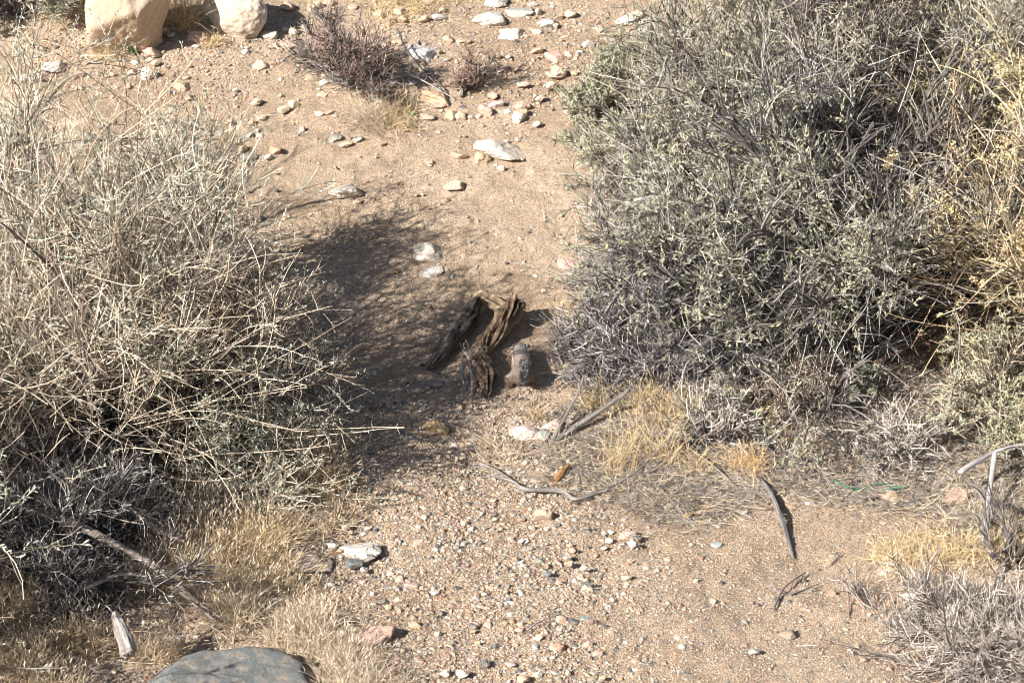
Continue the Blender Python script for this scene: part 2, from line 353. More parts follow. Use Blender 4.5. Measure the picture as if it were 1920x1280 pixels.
def rock_shape(sub, seed, planes=9, rough=.06, flat=.0):
    rg = np.random.default_rng(seed); D, F = ICO[sub]
    n = norm(rg.normal(size=(planes, 3))); dist = rg.uniform(.5, 1.0, planes)
    dt = D @ n.T; rr = np.where(dt > .05, dist / np.maximum(dt, .05), 9.); k = 30
    r = -np.log(np.exp(-k * np.minimum(rr, 1.6)).sum(1) + np.exp(-k * 1.12)) / k
    v = D * r[:, None]; v = v * (1 + rough * fbm(D + seed % 97, 2.3, 4, seed % 1000)[:, None] + rough * .6 * fbm(D + 5, 8, 3, seed % 999, .6)[:, None] - rough * 1.3 * np.clip(fbm(D * 1., 3.1, 2, seed % 555), 0, 1)[:, None])
    v -= (v.max(0) + v.min(0)) / 2
    return v / ((v.max(0) - v.min(0)) / 2), F
def rock(px, py, wpx, label, col, ratio=.5, depth=.8, name='rock', sub=None, seed=None, sink=.38, group=None, tilt=.14, planes=10, rough=.1, rot=None):
    seed = seed or int(px * 7 + py * 13); rg = np.random.default_rng(seed)
    sub = sub if sub is not None else (5 if wpx > 200 else 4 if wpx > 45 else 3 if wpx > 15 else 2)
    v, F = rock_shape(sub, seed, planes, rough)
    p = P(px, py + .2 * wpx * ratio); a = wpx * mpp(p) / 2
    v = v * [a, a * depth, a * ratio]
    th = rg.uniform(-.35, .35) if rot is None else rot; c, s = math.cos(th), math.sin(th); v = v @ np.array([[c, s, 0], [-s, c, 0], [0, 0, 1]])
    ty = rg.normal() * tilt; c, s = math.cos(ty), math.sin(ty); v = v @ np.array([[c, 0, s], [0, 1, 0], [-s, 0, c]])
    z = float(np.max(v[:, 2])); o_ = p + [0, 0, z * (1 - 2 * sink)]
    o_[2] = ground(p[0], p[1], False) + z * (1 - 2 * sink)
    g = Geo(); g.add(v, t=F); o = g.build(name, M_rock, None, (0, 0, 0), smooth=sub >= 4); o.location = tuple(o_); o.color = (*col, 1)
    return tag(o, label, 'rock' if name == 'rock' else name.split('_')[0], group)
W = (.66, .585, .495); CR = (.60, .49, .36); TAN = (.50, .38, .26); OR = (.50, .33, .21); PK = (.56, .39, .31); GY = (.34, .32, .29); GG = (.28, .28, .25); DK = (.10, .10, .105); BR = (.28, .2, .14); WG = (.58, .54, .49)
rock(246, 42, 158, 'large tan boulder cut off by the top edge, left one of two', (.53, .41, .30), 1.6, .95, 'boulder', 5, 41, .2, 'tan boulders at the top left', 0, 7, .028, rot=.1)
rock(446, 26, 130, 'cream white boulder with shaded right face, right one of the two at the top left', (.60, .51, .41), .95, .8, 'boulder', 5, 23, .25, 'tan boulders at the top left', .1, 8, .035, rot=-.3)
rock(430, 1300, 320, 'big blue grey rock at the bottom edge among golden dry grass', (.15, .158, .155), .36, .75, 'rock', 5, 9, .38, None, .08, 8, .04)
rock(18, 1268, 150, 'rounded pink rock in the bottom left corner', PK, .5, .8, 'rock', 4, 31)
rock(938, 276, 104, 'largest white flat rock on the upper slope, with a tan stone against its front', W, .36, .7, seed=8, sink=.46, planes=16, rough=.07)
ROCKS = [
 (903, 296, 36, 'golden tan stone leaning on the front of the white flat rock', TAN, .7),
 (804, 468, 60, 'tall white rock half buried just above the shaded ground', W, .62),
 (808, 508, 52, 'flat white rock with its left half in shadow below the tall white rock', WG, .3),
 (740, 509, 19, 'small brown stone left of the flat white rock at the shadow edge', BR, .6),
 (705, 442, 22, 'brown stone alone on the sand up left of the tall white rock', BR, .5),
 (851, 345, 44, 'cream white rock alone on the sand above the tall white rock', CR, .5),
 (648, 360, 66, 'flat white rock at the upper edge of the shadow streaks', W, .32),
 (470, 408, 48, 'pinkish brown rock in the shade beside the left shrub', (.4, .29, .23), .5),
 (464, 296, 38, 'flat grey tan stone beside the tip of a leafy sprig', (.36, .33, .28), .38),
 (516, 284, 24, 'orange stone with a dark shadow, right of the flat grey tan stone', OR, .8),
 (348, 284, 25, 'white stone seen just above the left shrub', W, .5),
 (628, 258, 27, 'grey green stone on the open slope under the reddish shrub', GG, .55),
 (567, 243, 13, 'tiny white triangular stone on the open slope', W, .9),
 (671, 263, 20, 'smooth grey green pebble right of a tan sliver of stone', GG, .4),
 (649, 271, 27, 'tan sliver of stone beside the smooth grey green pebble', CR, .4),
 (715, 271, 20, 'pink stone with a dark pebble at its left', PK, .6),
 (862, 290, 34, 'flat pinkish tan rock left of the largest white flat rock', (.47, .33, .23), .3),
 (373, 67, 46, 'pinkish slab between the two boulders at the top left', PK, .5),
 (283, 99, 42, 'pink tan block at the foot of the left boulder', PK, .6),
 (306, 60, 32, 'tan stone against the right side of the left boulder', TAN, .6),
 (297, 79, 18, 'small white stone right of the pink tan block', W, .7),
 (321, 66, 16, 'small white stone below the golden plant between the boulders', W, .6),
 (279, 139, 30, 'white angular stone below the pink tan block', W, .9),
 (367, 88, 17, 'small white stone under the pinkish slab', W, .5),
 (252, 116, 16, 'pale grey stone at the foot of the left boulder', WG, .6),
 (246, 136, 15, 'cream stone left of the white angular stone', CR, .6),
 (340, 161, 34, 'flat tan stone in the open below the two boulders', TAN, .55),
 (503, 66, 36, 'white stone at the right foot of the cream white boulder', W, .5),
 (488, 122, 30, 'cream rock left of the reddish shrub', CR, .55),
 (480, 195, 20, 'cream stone on the slope left of the reddish shrub base', CR, .5),
 (98, 129, 46, 'white grey rock above the left shrub, right one of a pair', WG, .45),
 (58, 148, 46, 'white flat rock above the left shrub, left one of a pair', W, .35),
 (38, 165, 36, 'dull pink rock under the pair of white rocks at the left', PK, .5),
 (147, 143, 28, 'small tan pink slab right of the pair of white rocks', PK, .35),
 (145, 163, 24, 'cream stone just above the left shrub tips', CR, .5),
 (430, 232, 21, 'orange tan stone below the open slope centre left', OR, .6),
 (471, 233, 15, 'brown orange stone right of the orange tan stone', OR, .6),
 (490, 222, 20, 'peach stone up right of the brown orange stone', PK, .5),
 (917, 36, 70, 'broad white grey rock near the top centre', WG, .42),
 (975, 22, 58, 'grey rock behind the broad white grey rock', (.4, .39, .37), .35),
 (960, 63, 54, 'white rock with tan base in front of the broad white grey rock', W, .42),
 (1022, 43, 36, 'pale blue grey rock right of the broad white grey rock', (.42, .43, .43), .45),
 (1003, 54, 20, 'orange stone between white and blue grey rocks', OR, .6),
 (930, 2, 46, 'white rock cut by the top edge of the picture', W, .4),
 (1180, 32, 58, 'long white rock at the top beside the right shrub', W, .35),
 (1210, 60, 40, 'white rock half behind the top of the right shrub', W, .5),
 (790, 99, 60, 'blue white rock right of the reddish shrub', (.58, .56, .55), .5),
 (703, 122, 58, 'cream rock partly hidden behind the reddish shrub', CR, .6),
 (820, 180, 62, 'elongated orange tan rock in front of the dead sticks', OR, .45),
 (853, 150, 30, 'tan stone behind the elongated orange tan rock', TAN, .5),
 (848, 218, 30, 'rounded tan rock below the elongated orange tan rock', TAN, .8),
 (868, 199, 16, 'dark grey pebble beside the rounded tan rock', DK, .5),
 (930, 196, 32, 'thin white slab right of the rounded tan rock', W, .3),
 (981, 201, 28, 'pinkish angular stone with dark shadow at its right', PK, .6),
 (1013, 191, 19, 'cream stone right of the pinkish angular stone', CR, .6),
 (1066, 210, 19, 'cream stone beside the tips of the upper right sage shrub', CR, .5),
 (882, 218, 13, 'small cream pebble between the rounded tan rock and the slope', CR, .6),
 (1007, 233, 18, 'pale grey white stone below the pinkish angular stone', WG, .6),
 (939, 317, 16, 'small white pebble below the largest white flat rock', W, .7),
 (1205, 150, 34, 'pink white rock showing through the sage shrub', PK, .4),
 (1045, 106, 46, 'flat pink rock on the slope left of the sage shrub', PK, .4),
 (1040, 145, 32, 'flat pink white rock under the flat pink rock', PK, .3),
 (670, 380, 17, 'small cream stone under the white rock at the shadow streaks', CR, .6),
 (835, 376, 16, 'small orange stone below the lone cream white rock', OR, .6),
 (790, 420, 15, 'small cream stone above the tall white rock', CR, .5),
 (1065, 493, 42, 'pink rock at the edge of the grey dead shrub', (.58, .38, .32), .6),
 (1019, 545, 13, 'small white pebble behind the twisted root', W, .7),
 (1060, 637, 24, 'white stone in the twigs right of the squirrel', W, .7),
 (817, 797, 58, 'rounded brown tan rock in dappled shade below the root', (.36, .26, .15), .72),
 (780, 727, 44, 'flat grey stone in deep shade below the dark log', (.27, .24, .21), .35),
 (812, 720, 36, 'grey stone in deep shade touching the flat grey stone', (.30, .265, .23), .4),
 (700, 766, 14, 'small brick red stone in the shaded gravel', (.36, .13, .08), .7),
 (884, 842, 22, 'dark slate pebble left of the bright grass tuft', DK, .5),
 (985, 806, 62, 'large pale pink rock of the pile beside the forked stick', (.66, .53, .47), .6),
 (1030, 798, 50, 'broken pink rock behind the large pale pink rock', (.60, .46, .41), .5),
 (1050, 812, 30, 'small pink rock at the right of the pink pile under the stick', (.5, .36, .32), .5),
 (1016, 819, 30, 'grey green stone in front of the pink pile', (.36, .38, .35), .7),
 (1019, 965, 38, 'upright tan shard of rock below the curved grey branch', (.46, .36, .26), 1.0),
 (1175, 1001, 36, 'pinkish grey rock half buried in the sand', (.5, .4, .33), .55),
 (677, 1032, 78, 'long white rock at the edge of the left grass', (.62, .58, .51), .36),
 (572, 1054, 112, 'broad flat pinkish grey slab in the twigs left of the white rock', (.42, .34, .28), .26),
 (663, 1062, 38, 'dark blue grey stone under the long white rock', (.16, .18, .18), .4),
 (706, 1188, 82, 'rounded pink granite rock beside the bottom grass', (.50, .33, .27), .55),
 (778, 1170, 24, 'tan pebble right of the rounded pink granite rock', TAN, .6),
 (772, 1098, 28, 'pink white stone above the rounded pink granite rock', (.58, .45, .38), .6),
 (728, 1099, 19, 'dark grey pebble left of the pink white stone', (.17, .18, .19), .6),
 (857, 1102, 16, 'nearly black pebble in the gravel centre', DK, .7),
 (1175, 1082, 21, 'round cream pebble alone on the sand', CR, .8),
 (1010, 1051, 22, 'flat grey green pebble in the middle gravel', GG, .4),
 (1026, 1079, 18, 'blue grey pebble under the flat grey green pebble', (.22, .24, .26), .6),
 (1075, 1163, 25, 'dark grey stone at the end of a thin curved twig', (.11, .11, .115), .7),
 (1099, 1158, 26, 'pale grey green stone right of the dark grey stone', (.3, .34, .33), .5),
 (1116, 1163, 17, 'small pink stone right of the pale grey green stone', PK, .6),
 (1047, 1213, 28, 'brick pink triangular stone near the bottom centre', (.5, .27, .19), .6),
 (906, 1246, 20, 'dark grey angular stone near the bottom edge', (.16, .17, .17), .9),
 (868, 1266, 28, 'pink white triangular stone at the bottom edge', (.6, .47, .4), .6),
 (981, 1272, 24, 'tan rounded stone at the bottom edge', TAN, .6),
 (1008, 1269, 18, 'white stone right of the tan rounded stone at the bottom edge', W, .6),
 (957, 1250, 20, 'long white splinter of stone near the bottom edge', W, .35),
 (870, 915, 20, 'pale tan pebble left of the curved grey branch', (.45, .36, .28), .7),
 (1040, 891, 17, 'pink pebble left of the brown wood chip', PK, .6),
 (1157, 880, 17, 'cream stone above the curved grey branch', CR, .8),
 (1343, 1021, 21, 'pale blue grey stone alone on the right sand', (.38, .42, .41), .6),
 (1477, 1188, 34, 'rounded brown grey stone on the right sand', (.36, .28, .21), .55),
 (1413, 1221, 26, 'smooth pale grey stone below the brown grey stone', (.38, .38, .34), .6),
 (1346, 1233, 26, 'greenish grey flat stone at the bottom right gravel', (.36, .38, .33), .35),
 (1559, 1109, 20, 'brown stone between dry twigs on the right sand', (.3, .22, .16), .7),
 (1725, 1113, 72, 'white pink rock above the grey twig pile', (.62, .52, .45), .55),
 (1663, 1156, 44, 'white rock left of the grey twig pile', (.62, .54, .47), .4),
 (1515, 943, 11, 'bright white pebble in the litter', (.8, .78, .74), .8),
 (1672, 930, 38, 'tan pink rock under the green stem', (.5, .36, .25), .5),
 (1790, 930, 58, 'pink rock in the litter below the small pale sage shrub', (.52, .36, .27), .5),
 (1457, 1122, 14, 'dark pebble at the fork of dry twigs', DK, .7),
 (1420, 1134, 12, 'black pebble left of the twig fork', DK, .6),
 (1605, 1125, 16, 'orange pebble right of a thin dry twig', (.5, .22, .12), .6),
 (1657, 1072, 20, 'pale angular stone below the golden grass at the right', (.62, .5, .38), .6),
 (1291, 970, 22, 'dark tan stone at the edge of the straw litter', (.34, .25, .13), .8),
 (1285, 1262, 22, 'dark grey stone at the bottom edge right of centre', (.15, .16, .17), .7),
 (470, 1148, 26, 'small pink rock within the bottom left grass', PK, .7),
 (524, 1166, 16, 'orange pebble within the bottom left grass', OR, .7),
 (1850, 590, 46, 'brown pink rock in the dark under the right shrubs', (.4, .27, .22), .6),
 (503, 588, 42, 'blue grey rock seen through the left shrub', (.3, .32, .36), .6),
]
for px, py, wp, lab, col, ra in ROCKS: rock(px, py, wp, lab, col, ra, planes=15 if wp > 30 else 11, rough=.07, sink=.45 if wp > 30 else .38)
# smaller stones told apart only by colour and where they lie: up to about 170 objects
def scatter(n, poly, wr, cols, where):
    for i in range(n):
        u, v_ = R.random(2); (x0, y0, x1, y1) = poly; wd, c = cols[R.integers(len(cols))]
        px = x0 + (x1 - x0) * u; py = y0 + (y1 - y0) * v_
        rock(px, py, R.uniform(*wr), 'small ' + wd + ' stone ' + where, np.array(c) * R.uniform(.85, 1.1), R.uniform(.4, .8), R.uniform(.65, 1), 'pebble', 2, int(R.integers(1e6)), .3, 'small ' + wd + ' stones ' + where)
kw, kc, kp, kt, kg, kd = ('white', W), ('cream', CR), ('pink', PK), ('tan', TAN), ('pale grey', WG), ('dark grey', (.17, .16, .15))
scatter(115, (520, 5, 1130, 225), (9, 32), [kw, kc, kc, kp, kt, kg], 'strewn across the rubble at the top of the slope')
scatter(60, (150, 90, 640, 330), (7, 20), [kw, kc, kp, kt], 'on the open slope below the two boulders')
scatter(30, (680, 230, 1080, 540), (6, 13), [kw, kc, kt], 'on the bare sand around the tall white rock')
scatter(95, (610, 960, 1250, 1275), (10, 22), [kp, kc, kt, kw, kg, kd], 'lying in the front gravel')
# ---------------------------------------------------------------- gravel
def gravel():
    g = Geo(); OCT = (np.array([(1, 0, 0), (-1, 0, 0), (0, 1, 0), (0, -1, 0), (0, 0, 1), (0, 0, -1)], float), np.array([(0, 2, 4), (2, 1, 4), (1, 3, 4), (3, 0, 4), (2, 0, 5), (1, 2, 5), (3, 1, 5), (0, 3, 5)]))
    def batch(n, rx, ry, smin, smax, dens, pw=1.5, oc=False):
        D, F = OCT if oc else ICO[0]; nv = len(D)
        x = R.uniform(*rx, n); y = R.uniform(*ry, n); p = np.stack([x, y, 0 * x], -1)
        px, py = pix(np.stack([x, y, ground(x, y, False)], -1)); k = R.random(n) < dens(px, py, p)
        x, y = x[k], y[k]; n = len(x); z = ground(x, y)
        s = smin + (smax - smin) * R.random(n) ** pw
        v = D[None] * R.uniform(.7, 1.15, (n, nv, 1)) + R.normal(size=(n, nv, 3)) * .1
        v = v * (s[:, None] * np.stack([R.uniform(.8, 1.25, n), R.uniform(.7, 1.1, n), R.uniform(.4, .85, n)], -1))[:, None]
        a = R.uniform(0, 6.28, n); c, s_ = np.cos(a)[:, None], np.sin(a)[:, None]
        v = np.stack([v[..., 0] * c - v[..., 1] * s_, v[..., 0] * s_ + v[..., 1] * c, v[..., 2]], -1) + np.stack([x, y, z + s * .25], -1)[:, None]
        pal = np.array([(.56, .44, .33), (.52, .36, .27), (.50, .41, .31), (.60, .54, .46), (.45, .31, .21), (.30, .285, .26), (.20, .19, .175), (.12, .11, .105), (.42, .38, .33), (.47, .28, .2)])
        pr = np.array([.2, .16, .18, .11, .11, .06, .045, .02, .07, .03]); col = pal[R.choice(len(pal), n, p=pr / pr.sum())] * R.uniform(.8, 1.12, (n, 1))
        g.add(v, t=(F[None] + np.arange(n)[:, None, None] * nv), c=np.repeat(col, nv, 0))
    def dens(px, py, p):
        d = np.where(py > 640, np.clip((py - 600) / 200, 0, 1) * np.clip(1.1 - (px - 1020) / 420, .22, 1), .14)
        d = d * np.clip(.85 + .7 * fbm(p, 1.6, 3, 55), .2, 1)
        top = (py < 260) * .75 * np.clip(.7 + fbm(p, 2.2, 2, 12), .05, 1)
        return np.maximum(d, top)
    batch(230000, (-2.1, 2.1), (-3.0, 3.2), .0022, .0072, dens)
    batch(22000, (-2.1, 2.1), (-3.0, 3.2), .006, .0135, lambda a, b, c: dens(a, b, c) * .8)
    batch(90000, (-2.0, 2.0), (-.2, 3.0), .0014, .003, lambda a, b, c: .7 + 0 * a, 1.5, True)
    batch(230000, (-1.6, 1.6), (-3.0, .2), .0016, .0042, lambda a, b, c: .9 + 0 * a, 1.5, True)
    o = g.build('gravel', M_peb); tag(o, 'fine mixed gravel of cream, pink and grey grains covering the ground', 'gravel', kind='stuff')
gravel()
# ---------------------------------------------------------------- shrubs
shrub(P(100, 860), .98, 1.26, 'wide straw coloured shrub with pale sage leaves filling the left side', n0=46, n1=620, n2=5600, n3=13500, nt=6000, gap=-.03, twig=STRAW * .95, fine=STRAW, stem=GREY * .8, leaf=BLUESAGE, leafL=.015, leafW=.0055, clump=-.05, low=.1, canes=620, wig=.8, per=11, rnd=.9, age=.36,
      spots=[spot(330, 500, -1.6, .22), spot(420, 560, -1.5, .2), spot(560, 620, -1.2, .2)])
shrub(P(20, 610), .85, 1.02, 'sage leafed shrub behind the wide straw coloured shrub at the left edge', n0=24, n1=300, n2=2400, n3=6200, nt=3000, gap=.02, twig=STRAW * .9, fine=STRAW, leaf=BLUESAGE, leafL=.015, leafW=.0055, clump=-.15, canes=170, wig=.9, rnd=.85, age=.36)
shrub(P(-640, 1300), .8, 1.4, 'dry shrub just outside the left edge that shades the front of the straw shrub', n0=30, n1=700, n2=5500, n3=9000, nt=3500, twig=GREY, fine=STRAW, leaf=BLUESAGE, clump=-.4, gap=-.6)
shrub(P(110, 1075), .62, .30, 'dead grey twigs low in the shade under the left shrub', name='dead_shrub', n0=40, n1=420, n2=3600, n3=5000, nt=0, twig=GREY * 1.1, fine=GREY * 1.5, thick=.008, low=.02, wig=.8)
HOLES = [spot(1735, 195, .1, .22), spot(1700, 240, -.15, .17), spot(1780, 140, -.1, .18), spot(1700, 590, -.4, .17), spot(1600, 690, -.55, .15), spot(1440, 180, .3, .09), spot(1330, 470, -.2, .08), spot(1850, 330, -.2, .1), spot(1880, 590, -.5, .12)]
shrub(P(1590, 620), .93, 1.22, 'largest grey twigged shrub with sage leaf tips filling the right side', n0=46, n1=900, n2=7500, n3=19000, nt=4300, clump=.2, holes=HOLES, thick=.019, fine=GREY * 1.35, rnd=.65, low=.2, gap=.0, canes=90, droop=.05,
      spots=[spot(1600, 400, -.35, .26), spot(1480, 330, -.3, .2), spot(1340, 560, -.3, .2), spot(1700, 480, -.4, .2), spot(1420, 640, -.45, .14)])
shrub(P(1700, 330), .62, 1.25, 'bare grey shrub filling the dark gap between the tall shrubs at the top right', name='dead_shrub', n0=30, n1=480, n2=4200, n3=8000, nt=300, clump=.2, holes=HOLES[:1], twig=DARK * 1.3, fine=GREY * .55, rnd=.7, age=.6)  # dark weathered wood, with the gap's deep shade put into the twig colours
shrub(P(1480, 380), .78, 1.30, 'tall grey twigged shrub behind the largest shrub at the top right', n0=30, n1=550, n2=5000, n3=12000, nt=2800, clump=.12, holes=HOLES[:6], fine=STRAW * .75, gap=-.15, canes=60, rnd=.65)
shrub(P(1930, 400), .80, 1.5, 'tall straw and sage shrub behind the others in the top right corner', n0=30, n1=500, n2=4200, n3=9000, nt=4500, clump=-.05, holes=HOLES[:1], fine=STRAW * .85, leaf=np.array([.48, .43, .28]), gap=-.2, canes=80, rnd=.65)
shrub(P(1195, 235), .30, .44, 'small green sage shrub at the upper left of the right hand shrubs', n0=20, n1=160, n2=1200, n3=3400, nt=2300, clump=-.6, gap=-.4, leaf=np.array([.42, .42, .31]), thick=.008, shell=.3)
shrub(P(1235, 400), .30, .52, 'low sage shrub between the small green shrub and the grey dead shrub', n0=20, n1=160, n2=1300, n3=3400, nt=2200, clump=-.4, gap=-.4, thick=.008, shell=.3)
shrub(P(1250, 700), .33, .64, 'leafless purple grey dead shrub right of the squirrel', name='dead_shrub', n0=30, n1=380, n2=3600, n3=11000, nt=120, twig=np.array([.29, .265, .275]), fine=np.array([.46, .42, .40]), clump=.2, thick=.009, low=.05)
shrub(P(1995, 640), .80, 1.40, 'saltbush with arching straw stems and yellow seed clusters at the right edge', n0=30, n1=450, n2=3400, n3=7000, nt=2300, seeds=70, twig=STRAW, fine=STRAW * [1.1, 1.0, .8], leaf=np.array([.52, .46, .28]), clump=.05, holes=HOLES, thick=.012, canes=460, low=.35, caner=.0027, gap=-.1, rnd=.6)
shrub(P(1865, 815), .33, .40, 'small pale sage shrub at the lower right', n0=24, n1=230, n2=2000, n3=5200, nt=2200, clump=-.4, leaf=np.array([.53, .52, .37]), twig=STRAW, fine=STRAW, leafL=.016, leafW=.005, thick=.007, shell=.3)
shrub(P(1480, 760), .32, .28, 'low tangle of grey twigs under the front of the largest shrub', name='dead_shrub', n0=26, n1=260, n2=1900, n3=4200, nt=120, fine=STRAW * .8, clump=.2, thick=.006, low=.03)
shrub(P(1680, 845), .26, .14, 'low tangle of pale twigs left of the small pale sage shrub', name='dead_shrub', n0=30, n1=200, n2=1100, n3=1700, nt=60, twig=GREY, fine=np.array([.6, .53, .46]), clump=.2, thick=.005, low=.0, gap=.0, canes=50, wig=.6, rnd=.8)
shrub(P(1340, 825), .26, .17, 'low tangle of pale twigs right of the forked grey stick', name='dead_shrub', n0=30, n1=180, n2=1100, n3=1700, nt=60, twig=GREY, fine=np.array([.6, .53, .46]), clump=.2, thick=.005, low=.0, gap=.0, canes=50, wig=.6, rnd=.8)
shrub(P(1840, 1235), .62, .12, 'low pile of dead grey twigs in the bottom right corner', name='dead_shrub', n0=50, n1=520, n2=4600, n3=8000, nt=0, twig=np.array([.46, .4, .36]), fine=np.array([.56, .49, .42]), age=.5, fr=.0012, caner=.0014, thick=.005, low=.0, wig=.6, gap=.0, canes=120, rnd=.9)
shrub(P(1890, 1060), .34, .20, 'open grey dead branches over golden grass at the right edge', name='dead_shrub', n0=14, n1=80, n2=420, n3=700, nt=0, twig=np.array([.42, .38, .35]), fine=np.array([.56, .5, .44]), thick=.009, low=.0, wig=.7)
shrub(P(655, 165), .26, .38, 'rounded reddish brown shrub at the top centre', name='reddish_shrub', n0=26, n1=200, n2=1100, n3=3600, nt=500, fine=REDB * 1.5, leaf=REDB * 1.7, leafL=.008, leafW=.0035, clump=-.3, thick=.006, low=.15, per=8, gap=-.3)
shrub(P(893, 160), .12, .17, 'small reddish brown shrub right of the rounded one', name='reddish_shrub', n0=14, n1=70, n2=380, n3=1100, nt=160, fine=REDB * 1.35, leaf=REDB * 1.4, leafL=.007, leafW=.003, clump=-.3, thick=.004, l3=.16, l2=.35, fr=.0014)
shrub(P(30, 35), .26, .28, 'dark grey green shrub in the top left corner', n0=18, n1=140, n2=1000, n3=2400, nt=900, clump=-.4, leafL=.015, leafW=.005, thick=.006, leaf=SAGE * .85)
shrub(P(235, 560), .24, .66, 'upright sage sprigs rising behind the left shrub', n0=11, n1=60, n2=420, n3=1300, nt=1000, clump=-.8, leaf=BLUESAGE, twig=STRAW, fine=STRAW, leafL=.015, leafW=.005, thick=.004, low=.5, shell=.1)
shrub(P(430, 850), .44, .78, 'loose sage leafed shrub at the shaded right edge of the left shrub', n0=26, n1=220, n2=1900, n3=4600, nt=3000, gap=-.12, clump=-.3, leaf=BLUESAGE, twig=STRAW * .8, fine=STRAW, leafL=.014, leafW=.0052, thick=.006, low=.15, shell=.3, canes=20, rnd=.7)
# ---------------------------------------------------------------- lofted wood
def catmull(pts, n):
    pts = np.asarray(pts, float); m = len(pts); q = np.vstack([2 * pts[0] - pts[1], pts, 2 * pts[-1] - pts[-2]])
    t = np.linspace(0, m - 1 - 1e-6, n); i = t.astype(int); f = (t - i)[:, None]
    a, b, c, d = q[i], q[i + 1], q[i + 2], q[i + 3]
    return .5 * (2 * b + (c - a) * f + (2 * a - 5 * b + 4 * c - d) * f ** 2 + (3 * b - a - 3 * c + d) * f ** 3)
def loft(path, rw, rh, n=90, m=40, twist=0, ridge=.12, cols=(DARK, GREY), seed=0, rough=.12, gsc=5, ends=.5):
    """path pts (k,3), half width and half height per point; grained, grooved wood"""
    k = len(path); c = catmull(np.column_stack([path, rw, rh]), n); pc = c[:, :3]; W_, H_ = c[:, 3], c[:, 4]
    T = norm(np.gradient(pc, axis=0)); Z_ = np.array([0, 0, 1.]); A_ = norm(np.cross(T, Z_)); B_ = np.cross(A_, T)
    a = np.linspace(0, 2 * np.pi, m, endpoint=False); u = np.linspace(0, 1, n); tw = (twist * u)[:, None]
    ang = a[None] + tw; L = np.linalg.norm(np.diff(pc, axis=0), axis=1).sum()
    q = np.stack([np.cos(a)[None] * gsc + 0 * u[:, None], np.sin(a)[None] * gsc + 0 * u[:, None], (u * L * 9)[:, None] + 0 * a[None]], -1)
    nn = fbm(q, 1, 4, seed, .6); q2 = np.stack([np.cos(a)[None] * 1.2 + 0 * u[:, None], np.sin(a)[None] * 1.2 + 0 * u[:, None], (u * L * 22)[:, None] + 0 * a[None]], -1)
    r = 1 + ridge * (nn - .5 * np.abs(nn)) + rough * fbm(q2, 1, 3, seed + 5)
    edge = np.clip(np.minimum(u, 1 - u) / .05, 0, 1) ** .5; jag = 1
    r = r * (ends + (1 - ends) * edge)[:, None]
    V = pc[:, None] + A_[:, None] * (np.cos(ang) * r * W_[:, None])[..., None] + B_[:, None] * (np.sin(ang) * r * H_[:, None])[..., None]
    V[0] += T[0] * (noise(np.stack([a * 3, a * 0, a * 0], -1), 1, seed) * .012)[:, None]; V[-1] += T[-1] * (noise(np.stack([a * 3, a * 0, a * 0 + 3], -1), 1, seed) * .012)[:, None]
    f = np.clip(.5 + nn * .75, 0, 1)[..., None]; col = np.asarray(cols[0]) * (1 - f) + np.asarray(cols[1]) * f
    ii = np.arange(n * m).reshape(n, m); j = np.roll(ii, -1, 1)
    Q = np.stack([ii[:-1], j[:-1], j[1:], ii[1:]], -1)
    V = np.concatenate([V.reshape(-1, 3), pc[:1] - 0 * T[:1], pc[-1:]]); col = np.concatenate([col.reshape(-1, 3), [cols[1]], [cols[1]]])
    Tt = np.concatenate([np.stack([ii[0], np.full(m, n * m), j[0]], -1), np.stack([ii[-1], j[-1], np.full(m, n * m + 1)], -1)])
    return V, Q, Tt, col
def wood(name, path, rw, rh, parent=None, origin=(0, 0, 0), **k):
    V, Q, T, c = loft(path, rw, rh, **k); g = Geo(); g.add(V, q=Q, t=T, c=c); return g.build(name, M_log, parent, origin, smooth=True)
def path(pp): return np.array([P(a, b) + [0, 0, z] for a, b, z in pp])
# base point on the ground, lift in metres (pixel given for the ground point under it)
b0 = path([(845, 652, .0)])[0]
o = wood('charred_log', path([(899, 588, .052), (882, 612, .044), (858, 640, .04), (830, 672, .033), (804, 702, .022)]), [.018, .034, .034, .028, .014], [.026, .036, .036, .028, .016], None, b0, ridge=.34, cols=((.012, .011, .010), (.19, .165, .14)), seed=4, gsc=4.2, rough=.22)
tag(o, 'dark blackened split log lying left of the twisted root', 'log')
b1 = P(930, 700); root = empty('twisted_root', b1, 'weathered brown twisted dead root lying between the dark log and the squirrel', 'root')
WB = ((.09, .055, .034), (.40, .29, .19))
wood('root_wood', path([(972, 604, .075), (960, 618, .08), (938, 640, .06), (912, 668, .05), (900, 690, .045)]), [.03, .042, .038, .028, .018], [.028, .042, .036, .03, .02], root, b1, twist=2.6, ridge=.36, cols=WB, seed=14, gsc=3.4, rough=.3, n=130, m=64)
wood('root_tip', path([(904, 676, .05), (905, 702, .05), (914, 725, .035), (912, 746, .01)]), [.018, .032, .031, .018], [.02, .035, .03, .015], root, b1, twist=1.4, ridge=.45, cols=((.04, .028, .02), (.24, .175, .125)), seed=21, gsc=3.2, rough=.38, n=110, m=64)
wood('root_crown', path([(888, 578, .045), (904, 582, .055), (925, 588, .046), (946, 602, .045), (964, 606, .06)]), [.014, .026, .024, .024, .02], [.02, .032, .028, .026, .02], root, b1, twist=1, ridge=.42, cols=((.20, .13, .08), (.60, .46, .31)), seed=33, gsc=2.6, rough=.4, n=90, m=48)
g = Geo()
for k_ in range(26):
    a0 = P(R.uniform(862, 905), R.uniform(668, 700)) + [0, 0, R.uniform(.02, .08)]
    add_tubes(g, grow(a0[None], np.array([[R.normal() * .4, R.normal() * .3 - .3, -.8]]), .06, 5, .2, .6), .002, .0008, np.array([.33, .28, .22]), 4)
g.build('splinters', M_wood, root, b1)
